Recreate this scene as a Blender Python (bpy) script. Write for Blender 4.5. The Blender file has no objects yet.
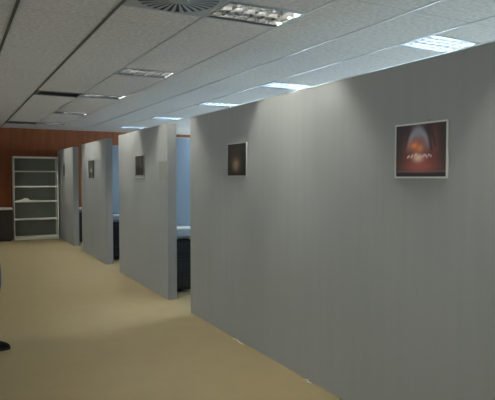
import bpy, bmesh, math, random
from mathutils import Vector, Matrix, noise
random.seed(7)
COL = bpy.context.scene.collection
sc = bpy.context.scene

# ------------------------------------------------------------------ constants (metres; X right, Y down the corridor)
EYE = 1.4607; CEIL = 2.600; XP = 2.232; TH = 0.11; TOP = 2.094
BACK = 13.95; LEFT = -3.0; RIGHT = 6.6; FRONT = -2.6
G0 = 0.3915; GW = 0.6                       # ceiling grid
ROWS = [-1.70, 0.76, 3.22, 5.69, 7.68, 10.02, 12.24]   # near edges of the light rows
FD = 0.42

# ------------------------------------------------------------------ materials
def mat(name, col, rough=0.6, metal=0.0, emit=None, estr=0.0, var=None, scale=20, stretch=(1,1,1), bump=0.0, spec=None, detail=4):
    m = bpy.data.materials.new(name); m.use_nodes = True
    nt = m.node_tree; b = nt.nodes['Principled BSDF']
    b.inputs['Base Color'].default_value = (*col, 1); b.inputs['Roughness'].default_value = rough
    b.inputs['Metallic'].default_value = metal
    if spec is not None: b.inputs['Specular IOR Level'].default_value = spec
    if emit: b.inputs['Emission Color'].default_value = (*emit, 1); b.inputs['Emission Strength'].default_value = estr
    if var or bump:
        tc = nt.nodes.new('ShaderNodeTexCoord'); mp = nt.nodes.new('ShaderNodeMapping'); mp.inputs['Scale'].default_value = stretch
        nz = nt.nodes.new('ShaderNodeTexNoise'); nz.inputs['Scale'].default_value = scale; nz.inputs['Detail'].default_value = detail
        nt.links.new(tc.outputs['Object'], mp.inputs['Vector']); nt.links.new(mp.outputs['Vector'], nz.inputs['Vector'])
        if var:
            rp = nt.nodes.new('ShaderNodeValToRGB'); rp.color_ramp.elements[0].position = .3; rp.color_ramp.elements[1].position = .7
            rp.color_ramp.elements[0].color = (*var, 1); rp.color_ramp.elements[1].color = (*col, 1)
            nt.links.new(nz.outputs['Fac'], rp.inputs['Fac']); nt.links.new(rp.outputs['Color'], b.inputs['Base Color'])
        if bump:
            bp = nt.nodes.new('ShaderNodeBump'); bp.inputs['Strength'].default_value = bump; bp.inputs['Distance'].default_value = .004
            nt.links.new(nz.outputs['Fac'], bp.inputs['Height']); nt.links.new(bp.outputs['Normal'], b.inputs['Normal'])
    return m

M = {}
M['partition'] = mat('partition_laminate', (.365,.378,.378), .55, var=(.347,.36,.36), scale=3.0, stretch=(6,6,.25), bump=.05, spec=.3)
M['part_trim'] = mat('partition_trim', (.36,.375,.365), .45, spec=.4)
M['floor'] = mat('floor_vinyl', (.30,.237,.13), .5, var=(.28,.222,.12), scale=5, bump=.03, spec=.3)
M['ceiling_bar'] = mat('ceiling_bar_lit', (.42,.42,.41), .3, metal=.0)  # lit copy of the bars: paler tone stands in for window reflection
M['bar_shaded'] = mat('ceiling_bar_shaded', (.07,.068,.06), .6)  # shaded copy of the same bars, darkness put into the colour
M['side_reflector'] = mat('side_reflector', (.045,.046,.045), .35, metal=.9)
M['side_bright'] = mat('side_reflector_bright', (.20,.21,.22), .35, metal=.5)  # paler copy for the office lights, brightness put into the colour
M['divider'] = mat('divider_laminate_daylit_blue', (.20,.245,.30), .5, var=(.19,.235,.285), scale=3, stretch=(6,6,.25))  # blue of the window daylight is put into this base colour
M['white_wall'] = mat('painted_wall', (.55,.56,.53), .8, bump=.1, scale=80)
M['steel'] = mat('shelf_steel', (.66,.66,.60), .4)
M['steel_back'] = mat('shelf_back_panel', (.19,.205,.175), .6, var=(.17,.185,.155), scale=6)
M['dark_wood'] = mat('dark_cabinet_wood', (.035,.02,.014), .45, var=(.022,.013,.009), scale=8, stretch=(1,1,12))
M['white_top'] = mat('white_laminate_top', (.60,.59,.54), .4)
M['grey_top'] = mat('grey_desk_laminate', (.17,.18,.185), .5)
M['black'] = mat('black_metal', (.012,.013,.014), .4)
M['black_plastic'] = mat('black_plastic', (.02,.02,.022), .35)
M['chrome'] = mat('brushed_chrome', (.6,.6,.6), .25, metal=1)
M['paper'] = mat('white_paper', (.72,.72,.68), .8)
M['white_frame'] = mat('white_frame', (.78,.78,.76), .45)
M['silver_frame'] = mat('silver_frame', (.38,.38,.36), .4)
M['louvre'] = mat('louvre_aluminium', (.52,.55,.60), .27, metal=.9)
M['louvre_dark'] = mat('louvre_aluminium_dimmed', (.12,.122,.12), .3, metal=.9)  # corridor copy of the louvre, colour darkened to hold down the lamp glow
M['fix_rim'] = mat('fixture_rim', (.30,.30,.29), .5)
M['tray'] = mat('reflector_tray', (.5,.51,.5), .45)
M['tube_warm'] = mat('lamp_tube_corridor', (.9,.9,.85), .4, emit=(.99,.98,.88), estr=290)
M['tube_cool'] = mat('lamp_tube_office', (.9,.9,.95), .4, emit=(.70,.86,1.0), estr=100)
M['vent_dark'] = mat('vent_dark', (.03,.03,.028), .6)
M['vent_frame'] = mat('vent_frame', (.16,.155,.14), .5)
M['vent_plate'] = mat('vent_plate', (.30,.30,.28), .5)
M['window_frame'] = mat('window_frame_paint', (.5,.52,.53), .4)
M['jeans'] = mat('jeans_denim', (.045,.085,.17), .85, var=(.03,.06,.13), scale=60, bump=.3)
M['shirt'] = mat('shirt_cloth', (.10,.10,.11), .85, var=(.08,.08,.09), scale=40, bump=.2)
M['skin'] = mat('skin_tone', (.52,.31,.21), .5)
M['hair'] = mat('hair_brown', (.04,.022,.013), .6, var=(.02,.012,.008), scale=30, stretch=(4,4,.5), bump=.5)
M['shoe'] = mat('shoe_leather', (.010,.010,.010), .8, spec=.15)
M['sole'] = mat('shoe_sole', (.02,.02,.02), .8)
M['lip'] = mat('lip_tone', (.40,.17,.14), .5)
M['eye_white'] = mat('eye_white', (.75,.73,.7), .2)
M['iris'] = mat('eye_iris', (.05,.03,.02), .2)

def glass_mat(tint=(.93,.96,.97,1)):
    m = bpy.data.materials.new('window_glass'); m.use_nodes = True; nt = m.node_tree
    for n in list(nt.nodes): nt.nodes.remove(n)
    o = nt.nodes.new('ShaderNodeOutputMaterial'); mx = nt.nodes.new('ShaderNodeMixShader'); 
    t = nt.nodes.new('ShaderNodeBsdfTransparent'); t.inputs['Color'].default_value = tint
    g = nt.nodes.new('ShaderNodeBsdfGlossy'); g.inputs['Roughness'].default_value = .02
    mx.inputs[0].default_value = .05; nt.links.new(t.outputs[0], mx.inputs[1]); nt.links.new(g.outputs[0], mx.inputs[2]); nt.links.new(mx.outputs[0], o.inputs[0])
    return m
M['glass'] = glass_mat()
M['fill_glass'] = glass_mat((.47,.44,.40,1))  # tint sets how much light the added left windows let in

def wood_mat():
    m = mat('orange_veneer_wall', (.24,.066,.015), .45, var=(.17,.045,.010), scale=2.2, stretch=(5,5,.5), spec=.35, detail=8)
    nt = m.node_tree; b = nt.nodes['Principled BSDF']
    src = b.inputs['Base Color'].links[0].from_socket
    tc = nt.nodes.new('ShaderNodeTexCoord'); sp = nt.nodes.new('ShaderNodeSeparateXYZ'); nt.links.new(tc.outputs['Object'], sp.inputs[0])
    md = nt.nodes.new('ShaderNodeMath'); md.operation = 'PINGPONG'; md.inputs[1].default_value = .6; nt.links.new(sp.outputs['X'], md.inputs[0])
    lt = nt.nodes.new('ShaderNodeMath'); lt.operation = 'LESS_THAN'; lt.inputs[1].default_value = .004; nt.links.new(md.outputs[0], lt.inputs[0])
    mx = nt.nodes.new('ShaderNodeMix'); mx.data_type = 'RGBA'; nt.links.new(lt.outputs[0], mx.inputs[0]); nt.links.new(src, mx.inputs[6]); mx.inputs[7].default_value = (.05,.02,.01,1)
    nt.links.new(mx.outputs[2], b.inputs['Base Color'])
    return m
M['wood'] = wood_mat()

def ceiling_mat():
    m = mat('mineral_ceiling_tile', (.66,.605,.555), .9, var=(.48,.445,.41), scale=30, stretch=(1,1,1), bump=.5, spec=.15)
    nt = m.node_tree; b = nt.nodes['Principled BSDF']; src = b.inputs['Base Color'].links[0].from_socket
    tc = nt.nodes.new('ShaderNodeTexCoord'); sp = nt.nodes.new('ShaderNodeSeparateXYZ'); nt.links.new(tc.outputs['Object'], sp.inputs[0])
    ad = nt.nodes.new('ShaderNodeMath'); ad.operation = 'ADD'; ad.inputs[1].default_value = 20 - .04; nt.links.new(sp.outputs['Y'], ad.inputs[0])
    md = nt.nodes.new('ShaderNodeMath'); md.operation = 'PINGPONG'; md.inputs[1].default_value = .6; nt.links.new(ad.outputs[0], md.inputs[0])
    lt = nt.nodes.new('ShaderNodeMath'); lt.operation = 'LESS_THAN'; lt.inputs[1].default_value = .004; nt.links.new(md.outputs[0], lt.inputs[0])
    mx = nt.nodes.new('ShaderNodeMix'); mx.data_type = 'RGBA'; nt.links.new(lt.outputs[0], mx.inputs[0]); nt.links.new(src, mx.inputs[6]); mx.inputs[7].default_value = (.40,.385,.36,1)
    nt.links.new(mx.outputs[2], b.inputs['Base Color'])
    return m
M['ceiling'] = ceiling_mat()

# ------------------------------------------------------------------ mesh helpers
class MB:
    def __init__(s): s.bm = bmesh.new()
    def box(s, x0, x1, y0, y1, z0, z1, bev=0.0, mi=0):
        t = bmesh.new(); bmesh.ops.create_cube(t, size=1)
        for v in t.verts: v.co = Vector(((x0+x1)/2 + v.co.x*(x1-x0), (y0+y1)/2 + v.co.y*(y1-y0), (z0+z1)/2 + v.co.z*(z1-z0)))
        if bev: bmesh.ops.bevel(t, geom=list(t.edges), offset=bev, segments=2, profile=.5, affect='EDGES')
        for f in t.faces: f.material_index = mi
        s._merge(t); return s
    def cyl(s, a, b, r, r2=None, seg=16, caps=True):
        a, b = Vector(a), Vector(b); d = b - a
        t = bmesh.new(); bmesh.ops.create_cone(t, cap_ends=caps, segments=seg, radius1=r, radius2=r if r2 is None else r2, depth=d.length)
        q = d.to_track_quat('Z', 'Y').to_matrix().to_4x4(); q.translation = (a+b)/2
        t.transform(q); s._merge(t); return s
    def sph(s, c, r, sc_=(1,1,1), seg=16):
        t = bmesh.new(); bmesh.ops.create_uvsphere(t, u_segments=seg, v_segments=seg//2+2, radius=r)
        for v in t.verts: v.co = Vector(c) + Vector((v.co.x*sc_[0], v.co.y*sc_[1], v.co.z*sc_[2]))
        s._merge(t); return s
    def poly(s, pts, h):                      # prism from a bottom outline
        n = len(pts); vs = [s.bm.verts.new(p) for p in pts]; up = [s.bm.verts.new(Vector(p)+Vector(h)) for p in pts]
        s.bm.faces.new(vs[::-1]); s.bm.faces.new(up)
        for i in range(n): s.bm.faces.new((vs[i], vs[(i+1)%n], up[(i+1)%n], up[i]))
        return s
    def _merge(s, t):
        me = bpy.data.meshes.new('t'); t.to_mesh(me); t.free(); s.bm.from_mesh(me); bpy.data.meshes.remove(me)
    def build(s, name, m, parent=None, smooth=False, loc=None):
        me = bpy.data.meshes.new(name); bmesh.ops.recalc_face_normals(s.bm, faces=s.bm.faces); s.bm.to_mesh(me); s.bm.free()
        for mm in (m if isinstance(m, list) else [m]): me.materials.append(mm)
        if smooth:
            for p in me.polygons: p.use_smooth = True
        o = bpy.data.objects.new(name, me); COL.objects.link(o)
        if parent: o.parent = parent
        if loc: o.location = loc
        return o
def tag(o, label=None, cat=None, group=None, kind=None):
    if label: o['label'] = label
    if cat: o['category'] = cat
    if group: o['group'] = group
    if kind: o['kind'] = kind
    return o
def struct(o): o['kind'] = 'structure'; return o
def empty(name, loc, label, cat, group=None, rz=0):
    o = bpy.data.objects.new(name, None); COL.objects.link(o); o.location = loc; o.rotation_euler = (0,0,rz); o.empty_display_size = .1
    return tag(o, label, cat, group)
def copy_tree(o, parent=None):
    c = o.copy(); COL.objects.link(c)
    if parent: c.parent = parent
    for ch in list(o.children): copy_tree(ch, c)
    return c

# ------------------------------------------------------------------ room shell
struct(MB().box(LEFT-.1, RIGHT+.1, FRONT-.1, BACK+.1, -.1, 0).build('floor', M['floor']))
struct(MB().box(LEFT, RIGHT, BACK, BACK+.1, 0, CEIL+.2).build('wall_back', M['wood']))
struct(MB().box(LEFT, RIGHT, FRONT-.1, FRONT, 0, CEIL+.2).build('wall_front', M['white_wall']))
# right wall with window openings
WINS = [(-1.9,-.1),(.5,2.3),(2.9,4.9),(5.7,7.9),(8.7,10.7),(11.5,13.4)]
WZ = (.85, 2.3)
FILL_WINS = [(-2.2,.0),(.6,2.8),(3.4,5.6),(6.2,8.4),(9.0,11.2)]; LZ = (.9, 2.2)  # left windows are added, out of view, to light the corridor side
nwin = 0
def window_wall(xa, xb, xf, wins, wz, name, gl):
    global nwin
    wr = MB(); wr.box(xa, xb, FRONT, BACK, 0, wz[0]); wr.box(xa, xb, FRONT, BACK, wz[1], CEIL+.2)
    ys = [FRONT] + [v for w in wins for v in w] + [BACK]
    for i in range(0, len(ys), 2): wr.box(xa, xb, ys[i], ys[i+1], wz[0], wz[1])
    struct(wr.build(name, M['white_wall']))
    for (a, b) in wins:
        f = MB(); t = .05; x0, x1 = xf-.03, xf+.03
        f.box(x0, x1, a, b, wz[0], wz[0]+t, .004); f.box(x0, x1, a, b, wz[1]-t, wz[1], .004)
        f.box(x0, x1, a, a+t, wz[0]+t, wz[1]-t, .004); f.box(x0, x1, b-t, b, wz[0]+t, wz[1]-t, .004)
        f.box(x0, x1, (a+b)/2-t/2, (a+b)/2+t/2, wz[0]+t, wz[1]-t, .004)
        nwin += 1
        w = struct(f.build('window_%d' % nwin, M['window_frame']))
        for (p, q) in ((a+t, (a+b)/2-t/2), ((a+b)/2+t/2, b-t)):
            MB().box(xf-.003, xf+.003, p, q, wz[0]+t, wz[1]-t).build('pane', gl, w)
window_wall(RIGHT, RIGHT+.2, RIGHT+.09, WINS, WZ, 'wall_right', M['glass'])
window_wall(LEFT-.2, LEFT, LEFT-.09, FILL_WINS, LZ, 'wall_left', M['fill_glass'])  # openings on this side are added for fill daylight

# ceiling slab with an opening for each recessed fixture
COLS = [2, 5]
rects = []
for k in COLS:
    for r in ROWS: rects.append((G0+k*GW+.01, G0+(k+1)*GW-.01, r, r+FD))
xs = sorted(set([LEFT, RIGHT] + [v for r in rects for v in r[:2]])); ysr = sorted(set([FRONT, BACK] + [v for r in rects for v in r[2:]]))
cm = MB()
for i in range(len(xs)-1):
    for j in range(len(ysr)-1):
        cx, cy = (xs[i]+xs[i+1])/2, (ysr[j]+ysr[j+1])/2
        if any(r[0] < cx < r[1] and r[2] < cy < r[3] for r in rects): continue
        cm.box(xs[i], xs[i+1], ysr[j], ysr[j+1], CEIL, CEIL+.02)
bmesh.ops.remove_doubles(cm.bm, verts=cm.bm.verts, dist=.0005)
struct(cm.build('ceiling', M['ceiling']))
n = 0
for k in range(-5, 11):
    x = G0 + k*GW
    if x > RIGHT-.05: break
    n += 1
    struct(MB().box(x-(.011 if k < 2 else .005), x+(.011 if k < 2 else .005), FRONT, BACK, CEIL-.003, CEIL+.0).build('trim_%d' % n, M['bar_shaded' if k < 2 else 'ceiling_bar']))  # left bars drawn wider and darker where no window reflection falls

# ------------------------------------------------------------------ recessed louvre fixtures
def make_fixture(tube, label, group, lou='louvre'):
    w = GW-.024; t = empty('ceiling_light', (0,0,CEIL), label, 'ceiling light', group)
    r = MB(); x0, x1, y0, y1 = -w/2, w/2, 0, FD
    e = .014
    r.box(x0,x1,y0,y0+e,-.004,.03); r.box(x0,x1,y1-e,y1,-.004,.03); r.box(x0,x0+e,y0+e,y1-e,-.004,.03); r.box(x1-e,x1,y0+e,y1-e,-.004,.03)
    r.build('frame', M['fix_rim'], t)
    d = MB(); h = .115
    d.box(x0,x1,y0,y1,h,h+.004); d.box(x0,x0+.003,y0,y1,.03,h); d.box(x1-.003,x1,y0,y1,.03,h); d.box(x0+.003,x1-.003,y0,y0+.003,.03,h); d.box(x0+.003,x1-.003,y1-.003,y1,.03,h)
    d.build('reflector_tray', M['tray'], t)
    l = MB(); lh = .052
    ny = 4; nx = 6; e0 = e; e = .055
    for j in range(1, ny):
        y = y0+e+(y1-y0-2*e)*j/ny                       # V-section long blades
        l.poly([(x0+e0,y-.002,.0),(x0+e0,y+.002,.0),(x0+e0,y+.010,lh),(x0+e0,y-.010,lh)], (x1-x0-2*e0,0,0))
    for yb, s_ in ((y0+e0, 1), (y1-e0, -1)):
        sr = MB(); sr.poly([(x0+e0,yb,.0),(x0+e0,yb+s_*(e-e0),.0),(x0+e0,yb+s_*(e-e0+.010),lh),(x0+e0,yb,lh)], (x1-x0-2*e0,0,0))
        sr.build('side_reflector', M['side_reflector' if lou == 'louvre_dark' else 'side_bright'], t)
    for i in range(1, nx):
        x = x0+e0+(x1-x0-2*e0)*i/nx
        l.box(x-.0012, x+.0012, y0+e, y1-e, .001, lh)
    l.build('louvre', M[lou], t)
    for yy in (FD*.27, FD*.73):
        tb = MB().cyl((x0+.03, yy, .085), (x1-.03, yy, .085), .013, seg=14).build('lamp_tube', tube, t, True)
    return t
pos_lab = {
 (2,3.22): 'recessed louvre ceiling light nearest the camera, beside the round air diffuser',
 (2,5.69): 'recessed louvre ceiling light in the corridor, second from the camera',
 (2,7.68): 'small recessed louvre ceiling light beside the nearer dark slot vent',
 (2,10.02): 'dim recessed ceiling light between the two dark slot vents',
 (2,12.24): 'farthest corridor ceiling light, beside the slot vent at the orange wall',
 (5,3.22): 'bright bluish louvre ceiling light above the large picture, nearest of the right row',
 (5,5.69): 'bright bluish ceiling light cut by the top of the long near partition',
 (5,7.68): 'bluish ceiling light just above the left end of the near partition',
 (5,10.02): 'bright ceiling light above the wall with the sheet of paper',
 (5,12.24): 'small bright ceiling light farthest back in the office row',
}
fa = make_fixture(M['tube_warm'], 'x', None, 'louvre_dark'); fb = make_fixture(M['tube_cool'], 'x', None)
used = set()
for k in COLS:
    for r in ROWS:
        src = fb if k == 5 else fa
        o = src if src.name not in used else copy_tree(src)
        used.add(src.name)
        o.location = (G0+(k+.5)*GW, r, CEIL)
        o['group'] = {2:'louvre lights in a row along the corridor', 5:'bluish louvre lights over the office bays', -1:'louvre lights on the open side of the corridor'}[k]
        o['label'] = pos_lab.get((k, r)) or {2:'recessed corridor louvre light behind the camera beside the long partition', 5:'bluish louvre light in the office row behind the camera', -1:'recessed louvre ceiling light on the open left side of the corridor, outside the picture'}[k]

# ------------------------------------------------------------------ round swirl diffuser and slot vents
c = (G0+1.5*GW, 3.36)
sd = empty('air_diffuser', (c[0], c[1], CEIL), 'round swirl air diffuser with dark radial slots at the top edge of the picture', 'air vent')
pl = MB()
q = .285; R = .262
ns = 64; ring = []
for i in range(ns):                                     # square plate with a round hole
    a = 2*math.pi*i/ns; k_ = q/max(abs(math.cos(a)), abs(math.sin(a)))
    ring.append((Vector((math.cos(a)*R, math.sin(a)*R, -.006)), Vector((math.cos(a)*k_, math.sin(a)*k_, -.004))))
iv = [pl.bm.verts.new(p[0]) for p in ring]; ov = [pl.bm.verts.new(p[1]) for p in ring]
iu = [pl.bm.verts.new(p[0]+Vector((0,0,.006))) for p in ring]; ou = [pl.bm.verts.new((p[1].x,p[1].y,0)) for p in ring]
for i in range(ns):
    j = (i+1)%ns
    pl.bm.faces.new((iv[i],iv[j],ov[j],ov[i])); pl.bm.faces.new((ov[i],ov[j],ou[j],ou[i])); pl.bm.faces.new((iv[j],iv[i],iu[i],iu[j]))
pl.build('face_plate', M['vent_plate'], sd)
MB().cyl((0,0,-.0015),(0,0,-.0005), R+.004, seg=48).build('backing', M['vent_dark'], sd)
vn = MB()
for i in range(28):                                     # blades between the slots
    a = 2*math.pi*i/28; ca, sa = math.cos(a), math.sin(a)
    def P(r, w, z): return (ca*r - sa*w, sa*r + ca*w, z)
    vn.poly([P(.07,-.004,-.009), P(.07,.004,-.009), P(R,.014,-.006), P(R,-.014,-.006)], (0,0,.0035))
vn.build('blades', M['vent_plate'], sd)
MB().cyl((0,0,-.013),(0,0,-.001), .062, .075, seg=32).build('hub', M['vent_plate'], sd)

def slot_vent(y0, y1, label):
    x0, x1 = G0+GW+.014, G0+2*GW-.014
    t = empty('slot_vent', ((x0+x1)/2, y0, CEIL), label, 'air vent', 'dark slot vents in the corridor ceiling'); w = (x1-x0)/2; d = y1-y0
    f = MB(); f.box(-w,w,0,.02,-.012,0); f.box(-w,w,d-.02,d,-.012,0); f.box(-w,-w+.02,.02,d-.02,-.012,0); f.box(w-.02,w,.02,d-.02,-.012,0)
    f.build('frame', M['vent_frame'], t)
    MB().box(-w+.02,w-.02,.02,d-.02,-.003,-.0005).build('backing', M['vent_dark'], t)
    s = MB(); n_ = 7
    for i in range(1, n_):
        y = .02+(d-.04)*i/n_; s.poly([(-w+.02,y-.010,-.011),(-w+.02,y-.008,-.011),(-w+.02,y+.010,-.003),(-w+.02,y+.008,-.003)], (2*w-.04,0,0))
    s.build('slats', M['vent_frame'], t)
slot_vent(7.72, 8.10, 'dark slotted ceiling vent, the nearer of two, left of a small light')
slot_vent(12.24, 12.64, 'dark slotted ceiling vent, the farther of two, close to the orange wall')

# ------------------------------------------------------------------ partitions
def partition(y0, y1, label):
    o = MB().box(XP, XP+TH, y0, y1, 0, TOP-.012).build('partition_wall', M['partition'])
    tag(o, label, 'partition', 'grey partition walls along the corridor')
    MB().box(XP, XP+TH, y0, y1, TOP-.012, TOP, .002).build('top_rail', M['part_trim'], o)
    e = MB(); e.box(XP-.002, XP+.008, y0-.002, y0+.004, 0, TOP-.012); e.box(XP+TH-.008, XP+TH+.002, y0-.002, y0+.004, 0, TOP-.012)
    e.build('edge_strip', M['part_trim'], o)
    return o
partition(FRONT+.02, 5.47, 'long grey partition nearest the camera with two framed pictures on it')
partition(6.18, 8.35, 'grey partition with a small dark picture and a pale paper sheet')
partition(9.16, 11.12, 'grey partition third from the camera, with one small dark frame')
partition(11.98, BACK-.01, 'farthest grey partition, running up to the steel shelf and orange wall')
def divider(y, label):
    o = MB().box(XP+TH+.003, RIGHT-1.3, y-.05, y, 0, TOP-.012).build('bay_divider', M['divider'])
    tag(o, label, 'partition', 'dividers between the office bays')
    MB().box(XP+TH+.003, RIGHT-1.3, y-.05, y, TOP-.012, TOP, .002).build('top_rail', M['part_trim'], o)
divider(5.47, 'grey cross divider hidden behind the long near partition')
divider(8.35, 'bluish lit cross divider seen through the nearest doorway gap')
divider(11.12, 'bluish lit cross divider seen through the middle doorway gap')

# ------------------------------------------------------------------ desks in the bays
def make_desk(bay, Y0, Y1, lab):
    t = empty('desk', (XP+TH+.02, Y0, 0), lab, 'desk', 'desks in the office bays'); L = Y1-Y0
    MB().box(0, .80, -.02, L, .685, .715, .004).build('desktop', M['grey_top'], t)
    p = MB(); p.box(.03, .345, 0, .52, .03, .66, .012); p = p.build('pedestal', M['black'], t)
    for z in (.08, .28, .48):
        d = MB().box(.045, .33, -.008, .002, z, z+.185, .003).build('drawer', M['black_plastic'], p)
        MB().box(.12, .28, -.02, -.009, z+.14, z+.15, .002).build('handle', M['black_plastic'], d)
    l = MB(); l.box(.02,.78, L-.06, L-.02, 0, .685, .003); l.build('end_panel', M['black'], t)
    l = MB(); l.box(.03,.06, .53, L-.07, .28, .68); l.build('modesty_panel', M['grey_top'], t)
    MB().box(.74,.78, .0, .04, 0, .684, .003).build('leg', M['black'], t)
    return t
for bay, Y0, Y1, lab, pl_ in ((1, 6.50, 8.24, 'grey-topped desk with black drawers seen through the nearest doorway gap','white stack of papers on the desk in the nearest doorway gap'),
                         (2, 9.57, 11.05, 'grey-topped desk with black drawers seen through the middle doorway gap','white stack of papers on the desk in the middle doorway gap'),
                         (3, 12.44, 13.90, 'grey-topped desk with black drawers seen through the farthest doorway gap','white stack of papers on the desk in the farthest doorway gap')):
    make_desk(bay, Y0, Y1, lab)
    kx = {1: 2.54/6.515, 2: 2.507/9.587, 3: 2.416/12.455}[bay]; py = Y0+.95
    o = MB()
    for i in range(3): 
        dx = random.uniform(-.006,.006); o.box(kx*py-.15+dx, kx*py+.15+dx, py-.11+dx, py+.11+dx, .7152+i*.007, .7152+i*.007+.0066)
    tag(o.build('paper_stack', M['paper']), pl_, 'papers', 'paper stacks on the desks')

# ------------------------------------------------------------------ steel shelf against the back wall
SX0, SX1, SD = 1.215, 2.195, .32; SY = BACK-.012-SD; SH = 1.93
sh = empty('shelf_unit', ((SX0+SX1)/2, SY, 0), 'white steel shelf unit with five open compartments against the orange wall', 'shelf')
w = (SX1-SX0)/2
for s in (-1, 1):
    x = s*w; a, b = (x, x+.022) if s < 0 else (x-.022, x)
    MB().box(a, b, 0, SD, 0, SH, .002).build('side_panel', M['steel'], sh)
MB().box(-w+.022, w-.022, SD-.008, SD, .03, SH-.01).build('back_panel', M['steel_back'], sh)
MB().box(-w+.022, w-.022, 0, SD-.008, SH-.04, SH, .002).build('top_panel', M['steel'], sh)
for z in (.075, .485, .90, 1.245, 1.60):
    MB().box(-w+.022, w-.022, .0, SD-.008, z-.028, z, .002).build('shelf_board', M['steel'], sh)
MB().box(-w+.022, w-.022, .01, .025, 0, .046).build('plinth', M['steel'], sh)
o = MB()
o.box(1.28, 1.56, SY+.03, SY+.23, .901, .918, .003); o.box(1.38, 1.56, SY+.05, SY+.24, .9185, .932, .003); o.poly([(1.42,SY+.05,.9325),(1.53,SY+.05,.9325),(1.52,SY+.2,.9325),(1.44,SY+.2,.9325)], (0,0,.03))
tag(o.build('paper_pile', M['paper']), 'small pile of white papers lying on the third steel shelf', 'papers')

# low dark cabinet left of the shelf
cb = empty('low_cabinet', (.70, BACK-.45, 0), 'low dark brown cabinet with a white top left of the steel shelf', 'cabinet')
MB().box(-.52, .47, .02, .44, .05, .712, .004).build('body', M['dark_wood'], cb)
MB().box(-.54, .485, -.005, .445, .713, .752, .004).build('top', M['white_top'], cb)
MB().box(-.50, .45, .05, .42, 0, .05).build('plinth', M['black'], cb)
for a, b in ((-.515, -.03), (-.02, .465)):
    d = MB().box(a, b, .0, .018, .06, .702, .003).build('door', M['dark_wood'], cb)
    hx = b-.05 if a < -.3 else a+.05
    MB().cyl((hx, -.02, .50), (hx, -.02, .62), .005).build('handle', M['chrome'], d)

# ------------------------------------------------------------------ pictures
def paint_print(fn, W, H, nx, nz, name, parent, x, gain=1.3):
    bm = bmesh.new(); cl = bm.verts.layers.float_color.new('Paint'); g = []
    for j in range(nz+1):
        row = []
        for i in range(nx+1):
            u, v = i/nx, j/nz
            vt = bm.verts.new((x, W/2-u*W, -H/2+v*H)); cc = fn(u, v); vt[cl] = (*[c_*gain for c_ in cc], 1); row.append(vt)
        g.append(row)
    for j in range(nz):
        for i in range(nx): bm.faces.new((g[j][i], g[j+1][i], g[j+1][i+1], g[j][i+1]))
    me = bpy.data.meshes.new(name); bm.to_mesh(me); bm.free()
    m = bpy.data.materials.get('printed_picture')
    if not m:
        m = bpy.data.materials.new('printed_picture'); m.use_nodes = True; nt = m.node_tree; b = nt.nodes['Principled BSDF']
        at = nt.nodes.new('ShaderNodeAttribute'); at.attribute_name = 'Paint'; nt.links.new(at.outputs['Color'], b.inputs['Base Color'])
        b.inputs['Roughness'].default_value = .35; b.inputs['Specular IOR Level'].default_value = .3
    me.materials.append(m); o = bpy.data.objects.new(name, me); COL.objects.link(o); o.parent = parent
    return o
def mixc(a, b, t): t = max(0, min(1, t)); return tuple(a[i]*(1-t)+b[i]*t for i in range(3))
def gs(u, v, cu, cv, su, sv): return math.exp(-((u-cu)/su)**2-((v-cv)/sv)**2)
def nz3(u, v, s, o=0): return noise.noise(Vector((u*s+o, v*s, o*1.7)))
dots = [(.25+.033*i+random.uniform(-.012,.012), .40+random.uniform(-.028,.028)) for i in range(15)]
def art_red(u, v):
    c_ = (.038,.020,.020)
    c_ = mixc(c_, (.36,.075,.06), gs(u,v,.50,.30,.27,.24)*1.0)
    c_ = mixc(c_, (.42,.10,.08), gs(u,v,.5,.18,.30,.10)*.8)
    c_ = mixc(c_, (.20,.05,.04), gs(u,v,.78,.55,.07,.32)*.9)              # reddish pillar
    c_ = mixc(c_, (.18,.05,.04), gs(u,v,.20,.50,.05,.28)*.5)
    if v > .45:                                                            # pale violet vault with two ribs
        arch = math.hypot((u-.46)/.25, (v-.50)/.44)
        fade = min(1, (v-.45)*3)
        c_ = mixc(c_, (.17,.13,.17), (1.03-arch)*6*fade if arch < 1.03 else 0)
        c_ = mixc(c_, (.34,.32,.40), gs(arch, 0, .80, 0, .16, 1)*fade*.9)
        c_ = mixc(c_, (.30,.28,.36), gs(u,v,.45,.86,.10,.12))
        for u0, u1, va, vb in ((.30,.20,.90,.55),(.60,.72,.93,.50),(.70,.80,.88,.55)):
            t_ = (va-v)/(va-vb)
            if 0 <= t_ <= 1: c_ = mixc(c_, (.03,.02,.025), (1-abs(u-(u0+(u1-u0)*t_**.6))/.035)*.9)
    c_ = mixc(c_, (.75,.17,.05), gs(u,v,.43,.58,.15,.13)*(.9+.5*nz3(u,v,9)))
    c_ = mixc(c_, (.9,.34,.10), gs(u,v,.38,.60,.05,.04)); c_ = mixc(c_, (.62,.30,.14), gs(u,v,.50,.54,.04,.05))
    c_ = mixc(c_, (.85,.58,.42), gs(u,v,.46,.36,.09,.07)*1.1)
    for du, dv in dots: c_ = mixc(c_, (.85,.62,.60), gs(u,v,du,dv,.013,.02)*1.2)
    if v < .085: c_ = mixc(c_, (.012,.008,.008), (.085-v)*40)
    if .095 < v < .115 : c_ = mixc(c_, (.16,.10,.09), .7)
    return c_
def art_dark(u, v):
    c_ = mixc((.022,.020,.016), (.05,.045,.035), gs(u,v,.5,.9,.6,.3))
    c_ = mixc(c_, (.14,.075,.05), gs(u,v,.45,.42,.26,.22)); c_ = mixc(c_, (.32,.22,.17), gs(u,v,.45,.33,.13,.14)*(1+.5*nz3(u,v,8,3)))
    return mixc(c_, (.008,.008,.007), gs(u,v,.9,.3,.12,.5)*.7)
def art_two(u, v):
    if v < .10: return (.20,.21,.19)
    if abs(u-.62) < .05 and v > .5: return (.12,.12,.11)
    c_ = (.045,.045,.042) if v > .5 else (.025,.025,.024)
    return mixc(c_, (.12,.12,.11), gs(u,v,.75,.5,.15,.06))
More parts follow.
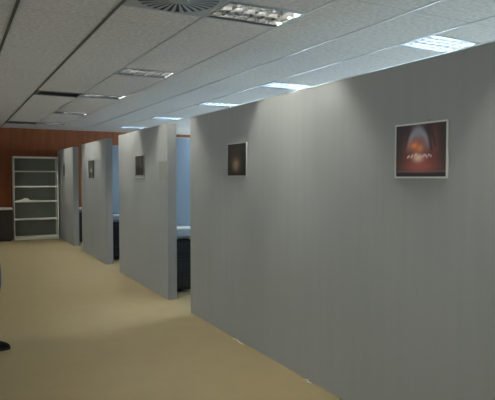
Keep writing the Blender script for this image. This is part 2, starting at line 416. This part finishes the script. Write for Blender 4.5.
def art_spot(u, v):
    c_ = mixc((.05,.055,.05), (.015,.015,.015), gs(u,v,.5,.3,.4,.3))
    return mixc(c_, (.45,.45,.42), gs(u,v,.52,.42,.17,.12))
def art_oval(u, v):
    c_ = (.20,.21,.20); d = ((u-.5)/.42)**2+((v-.5)/.46)**2
    return mixc(c_, (.06,.06,.058), (1.05-d)*5)
def picture(yc, zc, W, H, fn, fm, label, fw=.012, nx=60, nz=48, name='picture_frame', tilt=0):
    t = empty(name, (XP-.001, yc, zc), label, 'picture', 'framed pictures hung along the corridor'); t.rotation_euler.x = tilt
    f = MB(); D = .011; a, b = W/2, H/2
    f.box(-D,0,-a,a,b-fw,b,.0015); f.box(-D,0,-a,a,-b,-b+fw,.0015); f.box(-D,0,-a,-a+fw,-b+fw,b-fw,.0015); f.box(-D,0,a-fw,a,-b+fw,b-fw,.0015)
    f.box(-.006,0,-a+fw,a-fw,-b+fw,b-fw)
    f.build('frame', fm, t)
    paint_print(fn, W-2*fw, H-2*fw, nx, nz, 'print', t, -.0075)
    return t
p = picture(2.186, 1.606, .378, .300, art_red, M['white_frame'], 'white-framed red and violet picture, the largest in view at right', .009, 110, 84)
MB().cyl((-.012, -.06, .158), (0, -.06, .158), .003, seg=10).build('hanging_nail', M['chrome'], p)
picture(4.365, 1.615, .375, .300, art_dark, M['silver_frame'], 'pale thin-framed dark picture with a brown glow, near the doorway end of the long partition', .010)
picture(7.255, 1.604, .40, .315, art_two, M['silver_frame'], 'small dark two-part picture in a grey frame beside the paper sheet', .016)
picture(10.22, 1.60, .42, .32, art_spot, M['black_plastic'], 'small dark frame with a white spot on the third partition', .014)
picture(13.02, 1.605, .42, .31, art_oval, M['silver_frame'], 'tiny frame with a dark oval on the farthest partition', .016)
o = MB(); o.box(XP-.004, XP-.0005, 6.205, 6.475, 1.425, 1.640); o.box(XP-.006, XP-.0005, 6.200, 6.480, 1.6405, 1.652, .001)
tag(o.build('paper_sheet', mat('notice_paper', (.30,.33,.29), .8)), 'pale grey-green sheet of paper pinned near the partition edge, right of a dark picture', 'paper')

# little white scraps at the foot of the long partition
def scrap(x, y, l, label, rz):
    o = MB(); n_ = 6
    pts = [(-l/2+l*i/n_, .007*math.sin(i*1.1), .001+.003*math.sin(math.pi*i/n_)) for i in range(n_+1)]
    for i in range(n_):
        a, b = pts[i], pts[i+1]; v = [o.bm.verts.new(p_) for p_ in ((a[0],a[1]-.008,a[2]),(b[0],b[1]-.008,b[2]),(b[0],b[1]+.008,b[2]+.003),(a[0],a[1]+.008,a[2]+.003))]
        v2 = [o.bm.verts.new(k_.co+Vector((0,0,.0015))) for k_ in v]
        o.bm.faces.new(v[::-1]); o.bm.faces.new(v2)
        for q_ in range(4): o.bm.faces.new((v[q_], v[(q_+1)%4], v2[(q_+1)%4], v2[q_]))
    o = o.build('plaster_scrap', M['paper'], loc=(x, y, 0)); o.rotation_euler.z = rz
    tag(o, label, 'scrap', 'white scraps on the floor')
scrap(XP-.025, 4.30, .20, 'long white scrap on the floor at the foot of the near partition', math.pi/2)
scrap(XP-.022, 3.22, .09, 'short white scrap at the foot of the near partition, the one closer to the camera', math.pi/2)

# ------------------------------------------------------------------ person at the left edge, walking to the right
def skin(name, pts, edges, m, parent, root=0, lv=2, flat=None):
    me = bpy.data.meshes.new(name); me.from_pydata([p[:3] for p in pts], edges, []); me.materials.append(m)
    o = bpy.data.objects.new(name, me); COL.objects.link(o); o.parent = parent
    sm = o.modifiers.new('Skin', 'SKIN'); sm.use_smooth_shade = True; sm.branch_smoothing = .6
    for i, p_ in enumerate(pts):
        sv = me.skin_vertices[0].data[i]; r = p_[3]; sv.radius = (r, r) if not isinstance(r, tuple) else r; sv.use_root = (i == root)
    ss = o.modifiers.new('Sub', 'SUBSURF'); ss.levels = lv; ss.render_levels = lv
    return o
PX, PY = .126, 5.14
pr = empty('person', (PX, PY, 0), 'person at the left edge in blue jeans and black shoes, walking to the right', 'person')
# local: +X is the walking direction; +Y is the person's left
pts = [(0,0,.93,.125),                       # 0 pelvis
 (0,0,1.08,.112),(.01,0,1.24,.120),(.0,0,1.345,.108),(-.005,0,1.46,.062),(.01,0,1.53,.052),   # 1-5 spine, neck
 (-.008,.12,1.385,.062),(-.015,.195,1.34,.052),(-.06,.215,1.13,.043),(.03,.225,.90,.030),      # 6-9 left arm (swings)
 (-.008,-.12,1.385,.062),(-.015,-.195,1.34,.052),(-.04,-.215,1.13,.043),(.0,-.225,.88,.030),  # 10-13 right arm
 (.11,-.09,.80,.090),(.14,-.095,.52,.066),(.075,-.10,.10,.040),                            # 14-16 right leg (forward, near camera)
 (-.03,.09,.86,.088),(-.08,.095,.48,.062),(-.33,.10,.16,.040)]                               # 17-19 left leg (behind)
ed = [(0,1),(1,2),(2,3),(3,4),(4,5),(3,6),(6,7),(7,8),(8,9),(3,10),(10,11),(11,12),(12,13),(0,14),(14,15),(15,16),(0,17),(17,18),(18,19)]
body = skin('body', pts, ed, M['skin'], pr)
# head
h = MB(); h.sph((.025,0,1.60), .088, (1.12,.88,1.32), 32)
for v in h.bm.verts:
    x, y, z = v.co
    if z < 1.56 and x > .02: v.co.y *= 1-.25*min(1,(1.56-z)/.07); v.co.x -= .01
    if abs(y) < .022 and x > .08 and 1.555 < z < 1.61: v.co.x += .018*(1-abs(y)/.022)*(1.0-abs(z-1.575)/.035 if abs(z-1.575)<.035 else 0)
h.sph((.129,0,1.577), .013, (1,.85,1), 12)
for s in (-1,1): h.sph((.015, s*.079, 1.595), .030, (.6,.28,1.05), 12)
head = h.build('head', M['skin'], body, True)
for s in (-1,1):
    e_ = MB().sph((.104, s*.031, 1.612), .0125, seg=14).build('eye', M['eye_white'], head, True)
    MB().sph((.1135, s*.031, 1.612), .0055, seg=10).build('iris', M['iris'], e_, True)
MB().sph((.107,0,1.542), .02, (.45,1.0,.28), 14).build('mouth', M['lip'], head, True)
hr = MB(); hr.sph((.005,0,1.625), .100, (1.10,.93,1.12), 32)
bmesh.ops.delete(hr.bm, geom=[v for v in hr.bm.verts if (v.co.x > .045 and v.co.z < 1.665) or v.co.z < 1.55], context='VERTS')
for v in hr.bm.verts: v.co += v.co.normalized()*.003*noise.noise(v.co*60)
hair = hr.build('hair', M['hair'], body, True); so = hair.modifiers.new('Solid','SOLIDIFY'); so.thickness = .012; so.offset = -1
# hands: palm and five fingers in one skinned mesh each
def hand(side, wx, wy, wz):
    s = side; P_ = [(wx,wy,wz,.024),(wx+.012,wy,wz-.045,(.030,.017)),(wx+.02,wy,wz-.085,(.034,.015))]; E_ = [(0,1),(1,2)]
    hd = skin('hand', P_, E_, M['skin'], body)
    for i, (dx, L) in enumerate(((.034,.070),(.012,.080),(-.010,.074),(-.030,.058))):
        bx, bz = wx+.018+dx, wz-.082
        f_ = [(bx-.004,wy,bz+.012,.0088),(bx,wy,bz-.012,.0088),(bx+.004,wy-s*.006,bz-.012-L*.45,.0082),(bx+.003,wy-s*.020,bz-.012-L*.8,.0074),(bx,wy-s*.032,bz-.012-L,.006)]
        skin('finger', f_, [(0,1),(1,2),(2,3),(3,4)], M['skin'], hd, lv=1)
    t_ = [(wx+.022,wy-s*.004,wz-.030,.011),(wx+.050,wy-s*.014,wz-.058,.0105),(wx+.060,wy-s*.022,wz-.088,.009),(wx+.060,wy-s*.027,wz-.108,.007)]
    skin('thumb', t_, [(0,1),(1,2),(2,3)], M['skin'], hd, lv=1)
hand(1, .033,.225,.885); hand(-1, .0,-.225,.865)
# clothes
g = .012
jp = [(0,0,1.08,.128),(0,0,.90,.135),(.118,-.09,.80,.118),(.132,-.095,.54,.092),(.075,-.10,.13,.062),(-.03,.09,.84,.102),(-.08,.095,.48,.082),(-.32,.10,.18,.060)]
skin('jeans', jp, [(0,1),(1,2),(2,3),(3,4),(1,5),(5,6),(6,7)], M['jeans'], body)
shirt = skin('shirt', [(0,0,.87,.160),(0,0,1.10,.140),(.01,0,1.24,.150),(.0,0,1.36,.140),(-.004,0,1.42,.098),(-.002,0,1.475,.076)], [(0,1),(1,2),(2,3),(3,4),(4,5)], M['shirt'], body)
for s_y, ze in ((1, .90), (-1, .885)):
    skin('sleeve', [(-.003,s_y*.03,1.395,.078),(-.008,s_y*.12,1.388,.082),(-.015,s_y*.19,1.345,.076),(-.045,s_y*.213,1.14,.058),(.012,s_y*.2235,ze,.044)], [(0,1),(1,2),(2,3),(3,4)], M['shirt'], shirt)
def shoe(x, y, z, pitch):
    m_ = MB(); L = .285; secs = [(-.075,.030,.095),(-.05,.037,.105),(0,.038,.108),(.05,.042,.098),(.10,.047,.086),(.15,.048,.068),(.185,.040,.052),(.205,.020,.034)]
    rings = []
    for sx, hw, ht in secs:
        ring_ = []
        for i in range(12):
            a = math.pi*i/11; ring_.append(m_.bm.verts.new((sx, -hw*math.cos(a), .018+ (ht-.018)*math.sin(a)**.75)))
        rings.append(ring_)
    for r0, r1 in zip(rings, rings[1:]):
        for i in range(11): m_.bm.faces.new((r0[i], r0[i+1], r1[i+1], r1[i]))
        m_.bm.faces.new((r0[11], r0[0], r1[0], r1[11]))
    m_.bm.faces.new(rings[0]); m_.bm.faces.new(rings[-1][::-1])
    s_ = m_.build('shoe', M['shoe'], body, True, (x, y, z)); s_.rotation_euler.y = pitch
    n2 = MB(); out = [(sx-.004 if i == 0 else sx+(.006 if i == len(secs)-1 else 0), hw+.003) for i, (sx, hw, ht) in enumerate(secs)]
    n2.poly([(a,-b,0.0) for a, b in out]+[(a,b,0.0) for a, b in out[::-1]], (0,0,.022)); n2.build('sole', M['sole'], s_)
    n3 = MB()
    for i in range(4): n3.cyl((.02+.022*i, -.018, .103-.007*i), (.028+.022*i, .018, .103-.007*i), .0025, seg=8)
    n3.build('laces', M['sole'], s_)
shoe(.066, -.10, 0.0, .0); shoe(-.34, .10, .075, .42)

# ------------------------------------------------------------------ daylight, camera, colour
w = bpy.data.worlds.new('World'); sc.world = w; w.use_nodes = True; nt = w.node_tree
bg = nt.nodes['Background']; bg.inputs['Color'].default_value = (.66,.84,1.0,1); bg.inputs['Strength'].default_value = 10.5
for wins, wz, x, ry in ((WINS, WZ, RIGHT+.15, 90), (FILL_WINS, LZ, LEFT-.15, -90)):   # sampling portals in the window openings
    for a, b in wins:
        L = bpy.data.lights.new('window_portal', 'AREA'); L.shape = 'RECTANGLE'; L.size = wz[1]-wz[0]; L.size_y = b-a; L.cycles.is_portal = True
        o = bpy.data.objects.new('window_portal', L); COL.objects.link(o); o.location = (x, (a+b)/2, sum(wz)/2); o.rotation_euler = (0, math.radians(ry), 0)

f, yaw, pit, rol = 550.19, .4909, .0415, .0014
cd = bpy.data.cameras.new('camera'); cam = bpy.data.objects.new('camera', cd); COL.objects.link(cam); sc.camera = cam
cd.sensor_fit = 'HORIZONTAL'; cd.sensor_width = 36; cd.lens = 36*f/495; cd.clip_start = .05
fw = Vector((math.sin(yaw)*math.cos(pit), math.cos(yaw)*math.cos(pit), -math.sin(pit)))
rt = Vector((math.cos(yaw), -math.sin(yaw), 0)); up = rt.cross(fw)
r2 = rt*math.cos(rol) + up*math.sin(rol)*1; u2 = -rt*math.sin(rol) + up*math.cos(rol)
mw = Matrix((r2, u2, -fw)).transposed().to_4x4(); mw.translation = Vector((0,0,EYE)); cam.matrix_world = mw
sc.view_settings.view_transform = 'Standard'; sc.view_settings.look = 'None'; sc.view_settings.gamma = 1; sc.view_settings.use_curve_mapping = False
sc.view_settings.exposure = 0.62
